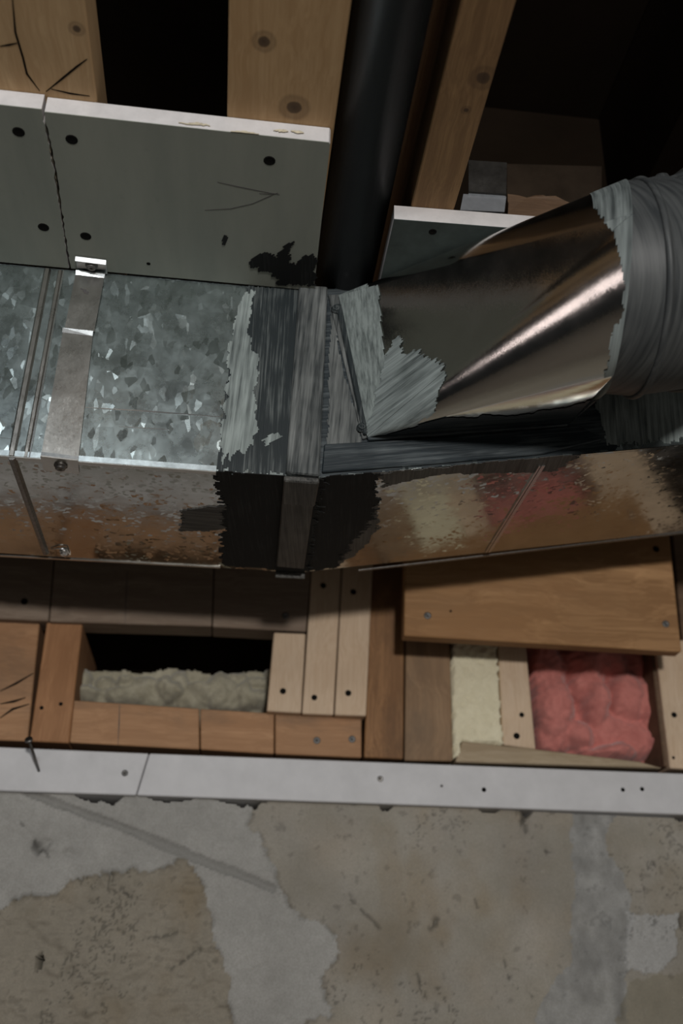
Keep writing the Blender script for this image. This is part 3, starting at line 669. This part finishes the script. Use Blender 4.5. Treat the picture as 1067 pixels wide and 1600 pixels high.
# sealant brushed over the joint, level run
patch('sealant_coat', [fp(*p) for p in ((392, 448), (490, 452), (475, 747), (342, 737), (350, 650), (362, 560), (370, 500))], FN, .0007, 'seal_z', duct, .004, .0012, 2, brush=(0, 0, 1))
patch('sealant_strokes', [fp(*p, .0007) for p in ((382, 455), (398, 470), (392, 520), (404, 560), (398, 610), (404, 655), (396, 700), (345, 728), (352, 650), (362, 560), (370, 500))], FN, .0005, 'seal_zl', duct, .003, .0026, 6, brush=(0, 0, 1), res=.001)
patch('sealant_strokes', [fp(*p, .0007) for p in ((405, 690), (435, 676), (436, 686), (412, 700))], FN, .0004, 'seal_zl', duct, .003, .0008, 9)
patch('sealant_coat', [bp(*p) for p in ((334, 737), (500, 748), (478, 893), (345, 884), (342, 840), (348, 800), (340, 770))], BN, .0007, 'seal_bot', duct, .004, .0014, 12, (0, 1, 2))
patch('sealant_strokes', [bp(*p) for p in ((279, 799), (300, 794), (350, 789), (352, 826), (320, 830), (281, 830))], BN, .0007, 'seal_botx', duct, .003, .0011, 13, brush=(1, .05, 0))
# transition: front and underside
patch('sealant_coat', [fp(*p) for p in ((490, 452), (560, 452), (800, 500), (985, 560), (958, 703), (845, 716), (700, 729), (475, 749))], FN, .0007, 'seal_x', duct, .004, .0014, 14, (0, 5, 6, 7))
patch('sealant_coat', [fp(*p) for p in ((940, 575), (1130, 545), (1130, 686), (952, 702), (935, 640))], FN, .0009, 'seal_zl', duct, .004, .0014, 15, brush=(0, 0, 1))
patch('sealant_strokes', [fp(*p, .0008) for p in ((516, 470), (530, 560), (552, 640), (565, 690), (510, 694), (512, 560))], FN, .0005, 'seal_zm', duct, .003, .0008, 15)
pq('lower_ledge', [(506, 697), (700, 686), (905, 668), (940, 690), (845, 712), (700, 725), (502, 741)], fp, FN, .004, 'seal_x', bevel=.001)
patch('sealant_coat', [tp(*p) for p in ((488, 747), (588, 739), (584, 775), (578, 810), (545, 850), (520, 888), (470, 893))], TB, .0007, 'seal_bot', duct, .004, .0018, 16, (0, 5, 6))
patch('sealant_strokes', [tp(*p) for p in ((560, 800), (585, 790), (588, 830), (548, 872), (525, 884), (545, 850))], TB, .0005, 'seal_botm', duct, .003, .0016, 18)
patch('sealant_dabs', [tp(*p) for p in ((588, 741), (700, 729), (850, 715), (905, 711), (890, 720), (858, 738), (760, 742), (700, 741), (640, 752), (592, 762))], TB, .0005, 'seal_botm', duct, .0025, .0016, 17, (0, 1, 2))
# raised seam on the transition underside and its back edge
a, b = tp(851, 726), tp(766, 861)
s = (b-a).cross(TB).normalized()
for k, w in ((0, .0032), (.0042, .0018)):
    prism('raised_seam', [a+s*k, a+s*k+TB*.0014, a+s*(k+w)+TB*.0014, a+s*(k+w)], b-a, 'strap', duct)
pq('back_hem', [(560, 890), (1120, 824.5), (1120, 827), (560, 892)], tp, TB, .0010, 'steel', bevel=0)
pq('back_hem', [(0, 866.5), (344, 885), (344, 887), (0, 868.5)], bp, BN, .0010, 'strap', bevel=0)
# shiny screw and clip near the back hem at left
tube('wire_clip', [bp(80, 858, .001), bp(92, 857, .002), bp(104, 858, .002), bp(109, 866, .001), bp(102, 871, .001)], .0007, 'bright', duct)
hexscrew(duct, bp(100, 862), BN, .0034, 'bright')

# ---- hanger strap
st = empty('hanger_strap', fp(140, 430), 'bent galvanised hanger strap holding the duct to the drywall', 'strap')
def sq(name, P, off, mat='strap'): return prism(name, P, off, mat, st)
zt = ZC-.0005
A0, A1 = on_z(118, 399, zt), on_z(166, 405, zt); B0, B1 = Vector((A0.x-.0005, YF-.0012, zt)), Vector((A1.x-.0005, YF-.0012, zt))
utab = sq('upper_tab', [A0, A1, B1, B0], (0, 0, -.0012), 'bright')
sq('tab_curl', [A0+Vector((0, 0, -.0012)), A1+Vector((0, 0, -.0012)), A1+Vector((0, .0018, -.0048)), A0+Vector((0, .0018, -.0048))], (0, .0008, 0), 'bright')
sq('bend', [on_y(119, 422, YF-.0046), on_y(164, 428, YF-.0046), on_y(163, 434, YF-.0030), on_y(118, 429, YF-.0030)], (0, .0010, 0), 'bright')
sq('upper_leg', [on_y(*p, YF-.0028) for p in ((118, 428), (163, 432), (147, 518), (101, 512))], (0, .0010, 0))
sq('kink', [on_y(98, 512, YF-.0046), on_y(145.5, 517, YF-.0046), on_y(144.5, 525, YF-.0028), on_y(97, 519, YF-.0028)], (0, .0010, 0), 'bright')
sq('lower_leg', [on_y(*p, YF-.0020) for p in ((98, 519), (145, 524), (122, 720), (64, 712))], (0, .0010, 0))
sq('bottom_bend', [on_y(*p, YF-.0026) for p in ((64.5, 706), (122.5, 713), (121.5, 721), (63, 714))], (0, .003, 0), 'bright')
btab = sq('bottom_tab', [on_z(*p, ZB-.0016) for p in ((63, 713), (121.5, 720), (124, 741), (68, 735))], (0, 0, .0010))
hexscrew(utab, on_z(143, 414, zt-.0012), (0, 0, -1), .0042, 'nailhead')
lathe('screw_hole', on_y(142, 427, YF-.0036), FN, [(.0016, 0), (.0016, .0003)], 'black_screw', st, 10)
hexscrew(btab, on_z(95, 727, ZB-.0016), BN, .0042, 'steel')
patch('dark_mark', [on_y(*p, YF-.0028) for p in ((122, 451), (132, 454), (137, 459), (128, 458))], FN, .0002, 'pencil', st, .002, .0004, 3)  # small dark mark on the upper leg

# ---- square to round takeoff on the front of the transition
tk = empty('duct_takeoff', fp(575, 683), 'shiny square to round takeoff pipe brushed with grey sealant', 'duct fitting')
BL, BR_ = fp(575, 682, .005), fp(890, 660, .005)
u = (BR_-BL).normalized(); TLc = fp(530, 462, .005)
TRc = BR_+(TLc-BL)
CR = .083; CC = ray(957, 452)/F_PX*.82
AX = Vector((.981, -.173, -.087)).normalized()
e1 = Vector((0, 1, 0)); e1 = (e1-AX*AX.y).normalized(); e2 = AX.cross(e1); e2 = e2 if e2.z > 0 else -e2
def circ(th, c=None, r=CR): return (CC if c is None else c)+(e1*math.cos(th)+e2*math.sin(th))*r
NSEG = 72
ring = []
cor = [TRc, TLc, BL, BR_]
for q in range(4):
    for k in range(NSEG//4+1): ring.append((q, math.pi/2*q+math.pi/2*k/(NSEG//4)))
def loft(i, s): q, th = ring[i % len(ring)]; return cor[q].lerp(circ(th), s)
NS = 14; V = []; Fs = []; nr = len(ring)
for j in range(NS+1):
    for i in range(nr): V.append(loft(i, j/NS))
for j in range(NS):
    for i in range(nr): Fs.append((j*nr+i, j*nr+(i+1) % nr, (j+1)*nr+(i+1) % nr, (j+1)*nr+i))
o = mk('body', V, Fs, 'galv_pipe', tk, True)
# flanges against the duct
sflange = pq('side_flange', [(512, 462), (533, 462), (579, 684), (566, 688)], lambda a, b: fp(a, b, .001), FN, .0022, 'seal_zm', tk, .0006)
prism('flange_fold', [fp(*p, .003) for p in ((524, 478), (533, 478), (575, 680), (567, 682))], FN*.004, 'seal_z', tk, .001)
pq('bottom_flange', [(573, 682), (884, 660), (886, 667), (575, 690)], lambda a, b: fp(a, b, .003), FN, .003, 'seal_x', tk, .0008)
for a, b in ((525, 484), (565, 669)): hexscrew(sflange, fp(a, b, .0035), FN, .0034, 'seal_z')
# sealant skins on the body: cut from the body's own surface
dens = 6
def drag(ax, ay, bd, seed, amp):
    c, s_ = math.cos(bd), math.sin(bd); al = ax*c+ay*s_; ac = -ax*s_+ay*c
    w = (fbm(al/60, ac/3.2, seed, 3)-.5)*amp*3; return ax+w*c+(fbm(ax/18, ay/18, seed+3, 3)-.5)*amp, ay+w*s_+(fbm(ax/18, ay/18, seed+5, 3)-.5)*amp
def keep_largest(o):
    bm = bmesh.new(); bm.from_mesh(o.data); bm.verts.ensure_lookup_table(); seen = set(); best = []
    for v in bm.verts:
        if v in seen: continue
        st_ = [v]; seen.add(v); cur = []
        while st_:
            x = st_.pop(); cur.append(x)
            for e in x.link_edges:
                y = e.other_vert(x)
                if y not in seen: seen.add(y); st_.append(y)
        if len(cur) > len(best): best = cur
    bb = set(best); bmesh.ops.delete(bm, geom=[v for v in bm.verts if v not in bb], context='VERTS'); bm.to_mesh(o.data); bm.free(); return o
def skin(name, poly, mat, lift, seed, amp=9, bd=1.57):
    cand = {}; V = []; Fs = []
    NQ = 110; NI = 4*NQ; NJ = 170
    def S(i, j):
        q = (i//NQ) % 4; k = i % NQ; th = math.pi/2*(q+k/NQ); s = j/NJ; p = cor[q].lerp(circ(th), s)
        nrm = (circ(th)-CC); return p, nrm.normalized()
    for j in range(NJ):
        for i in range(NI):
            p, n = S(i, j)
            if n.dot(p) > .12*p.length: continue
            a, b = px_of(p)
            if a < 480 or a > 1067: continue
            cand[(i, j)] = (a, b)
    if not cand: return
    K = list(cand); ax = np.array([cand[k][0] for k in K]); ay = np.array([cand[k][1] for k in K])
    ok = inside(poly, *drag(ax, ay, bd, seed, amp)); ids = {}
    def vid(i, j):
        i %= NI
        if (i, j) not in ids:
            p, n = S(i, j); ids[(i, j)] = len(V); V.append(p+n*lift)
        return ids[(i, j)]
    for k, g in zip(K, ok):
        if g and (k[0]+1) % NQ: Fs.append((vid(*k), vid(k[0]+1, k[1]), vid(k[0]+1, k[1]+1), vid(k[0], k[1]+1)))
        elif g: # last strip of a quadrant closes on the shared arc
            q = k[0]//NQ
            def W(j):
                key = ('e', q, j)
                if key not in ids:
                    th = math.pi/2*(q+1); ids[key] = len(V); V.append(cor[q].lerp(circ(th), j/NJ)+(circ(th)-CC).normalized()*lift)
                return ids[key]
            Fs.append((vid(*k), W(k[1]), W(k[1]+1), vid(k[0], k[1]+1)))
    if Fs: return keep_largest(mk(name, V, Fs, mat, tk, True))
def tri_skin(name, poly, q0, q1, mat, lift, seed, amp=9, bd=1.57):
    """the same on a flat side, between two base corners and the circle"""
    th = math.pi/2*(q0+1); A, B, T = cor[q0], cor[q1], circ(th)
    n = (B-A).cross(T-A).normalized()
    if n.dot(A) > 0: n = -n
    N = 170; ids = {}; V = []; Fs = []
    P = lambda i, j: A.lerp(B, i/N).lerp(T, j/N)
    I, J = np.meshgrid(np.arange(N), np.arange(N)); pts = [px_of(P(i+.5, j+.5)) for i, j in zip(I.ravel(), J.ravel())]
    ax = np.array([p[0] for p in pts]); ay = np.array([p[1] for p in pts])
    ok = inside(poly, *drag(ax, ay, bd, seed, amp))
    def vid(i, j):
        if (i, j) not in ids: ids[(i, j)] = len(V); V.append(P(i, j)+n*lift)
        return ids[(i, j)]
    for i, j, g in zip(I.ravel(), J.ravel(), ok):
        i, j = int(i), int(j)
        if g: Fs.append((vid(i, j), vid(i+1, j), vid(i+1, j+1), vid(i, j+1)))
    if Fs: return keep_largest(mk(name, V, Fs, mat, tk, True))
p_left = [(500, 440), (592, 440), (596, 500), (604, 560), (612, 620), (580, 690), (560, 690)]
p_diag = [(570, 690), (600, 560), (616, 530), (624, 525), (630, 555), (650, 548), (694, 572), (686, 610), (676, 645), (640, 665)]
p_col = [(900, 250), (925, 322), (948, 345), (966, 395), (972, 440), (972, 480), (955, 512), (948, 560), (926, 625), (1100, 640), (1100, 250)]
p_bot = [(600, 680), (680, 652), (800, 648), (880, 636), (935, 620), (935, 700), (580, 720)]
for nm, pl, m, sd, lf, bd in (('sealant_left_edge', p_left, 'seal_zl', 3, .0008, 1.6), ('sealant_diagonal_stroke', p_diag, 'seal_diag', 8, .0012, -.85), ('sealant_collar_band', p_col, 'seal_collar', 13, .0008, 1.45), ('sealant_lower_edge', p_bot, 'seal_x', 21, .0008, -.1)):
    skin(nm, pl, m, lf, sd, bd=bd)
    tri_skin(nm, pl, 1, 2, m, lf, sd, bd=bd)
    if nm == 'sealant_lower_edge': tri_skin(nm, pl, 2, 3, m, lf, sd, bd=bd)

# ---- adjustable elbow
el = empty('pipe_elbow', CC, 'grey sealed round pipe elbow at the right frame edge', 'duct elbow')
vw = Vector((.1, .45, .88)).normalized(); dA = (AX+vw*.35).normalized(); dB = (AX+vw*.95).normalized(); dC = (AX+vw*1.8).normalized()
path = [CC, CC+AX*.016]; path.append(path[-1]+dA*.026); path.append(path[-1]+dB*.05); path.append(path[-1]+dC*.09)
axs = [AX, (AX+dA).normalized(), (dA+dB).normalized(), (dB+dC).normalized(), dC]
def ringpts(i, r, seg=64):
    ax = axs[i]; a = (e1-ax*e1.dot(ax)).normalized(); b = ax.cross(a)
    return [path[i]+(a*math.cos(2*math.pi*k/seg)+b*math.sin(2*math.pi*k/seg))*r for k in range(seg)]
rad = [(CR, CR*1.01), (CR*1.01, CR*1.0), (CR*.965, CR*.95), (CR*.94, CR*.93)]
gores = []
for i in range(4):
    A, B = ringpts(i, rad[i][0]), ringpts(i+1, rad[i][1]); sg = len(A); V = []; Fs = []
    for j in range(7): V += [x.lerp(y, j/6) for x, y in zip(A, B)]
    for j in range(6):
        for k in range(sg): Fs.append((j*sg+k, j*sg+(k+1) % sg, (j+1)*sg+(k+1) % sg, (j+1)*sg+k))
    gores.append(mk('gore', V, Fs, 'seal_elbow', el, True))
for i, rr in ((1, 1.012), (2, 1.0), (3, .955)):
    P = ringpts(i, CR*rr, 72)
    tube('bead', P+[P[0]], .0028, 'seal_elbow', gores[i], 8)
p = ray(1034, 284)/F_PX*.86
lathe('bolt_head', p, up2, [(.007, -.004), (.007, .003), (.005, .006), (.002, .007)], 'seal_elbow', el, 10)
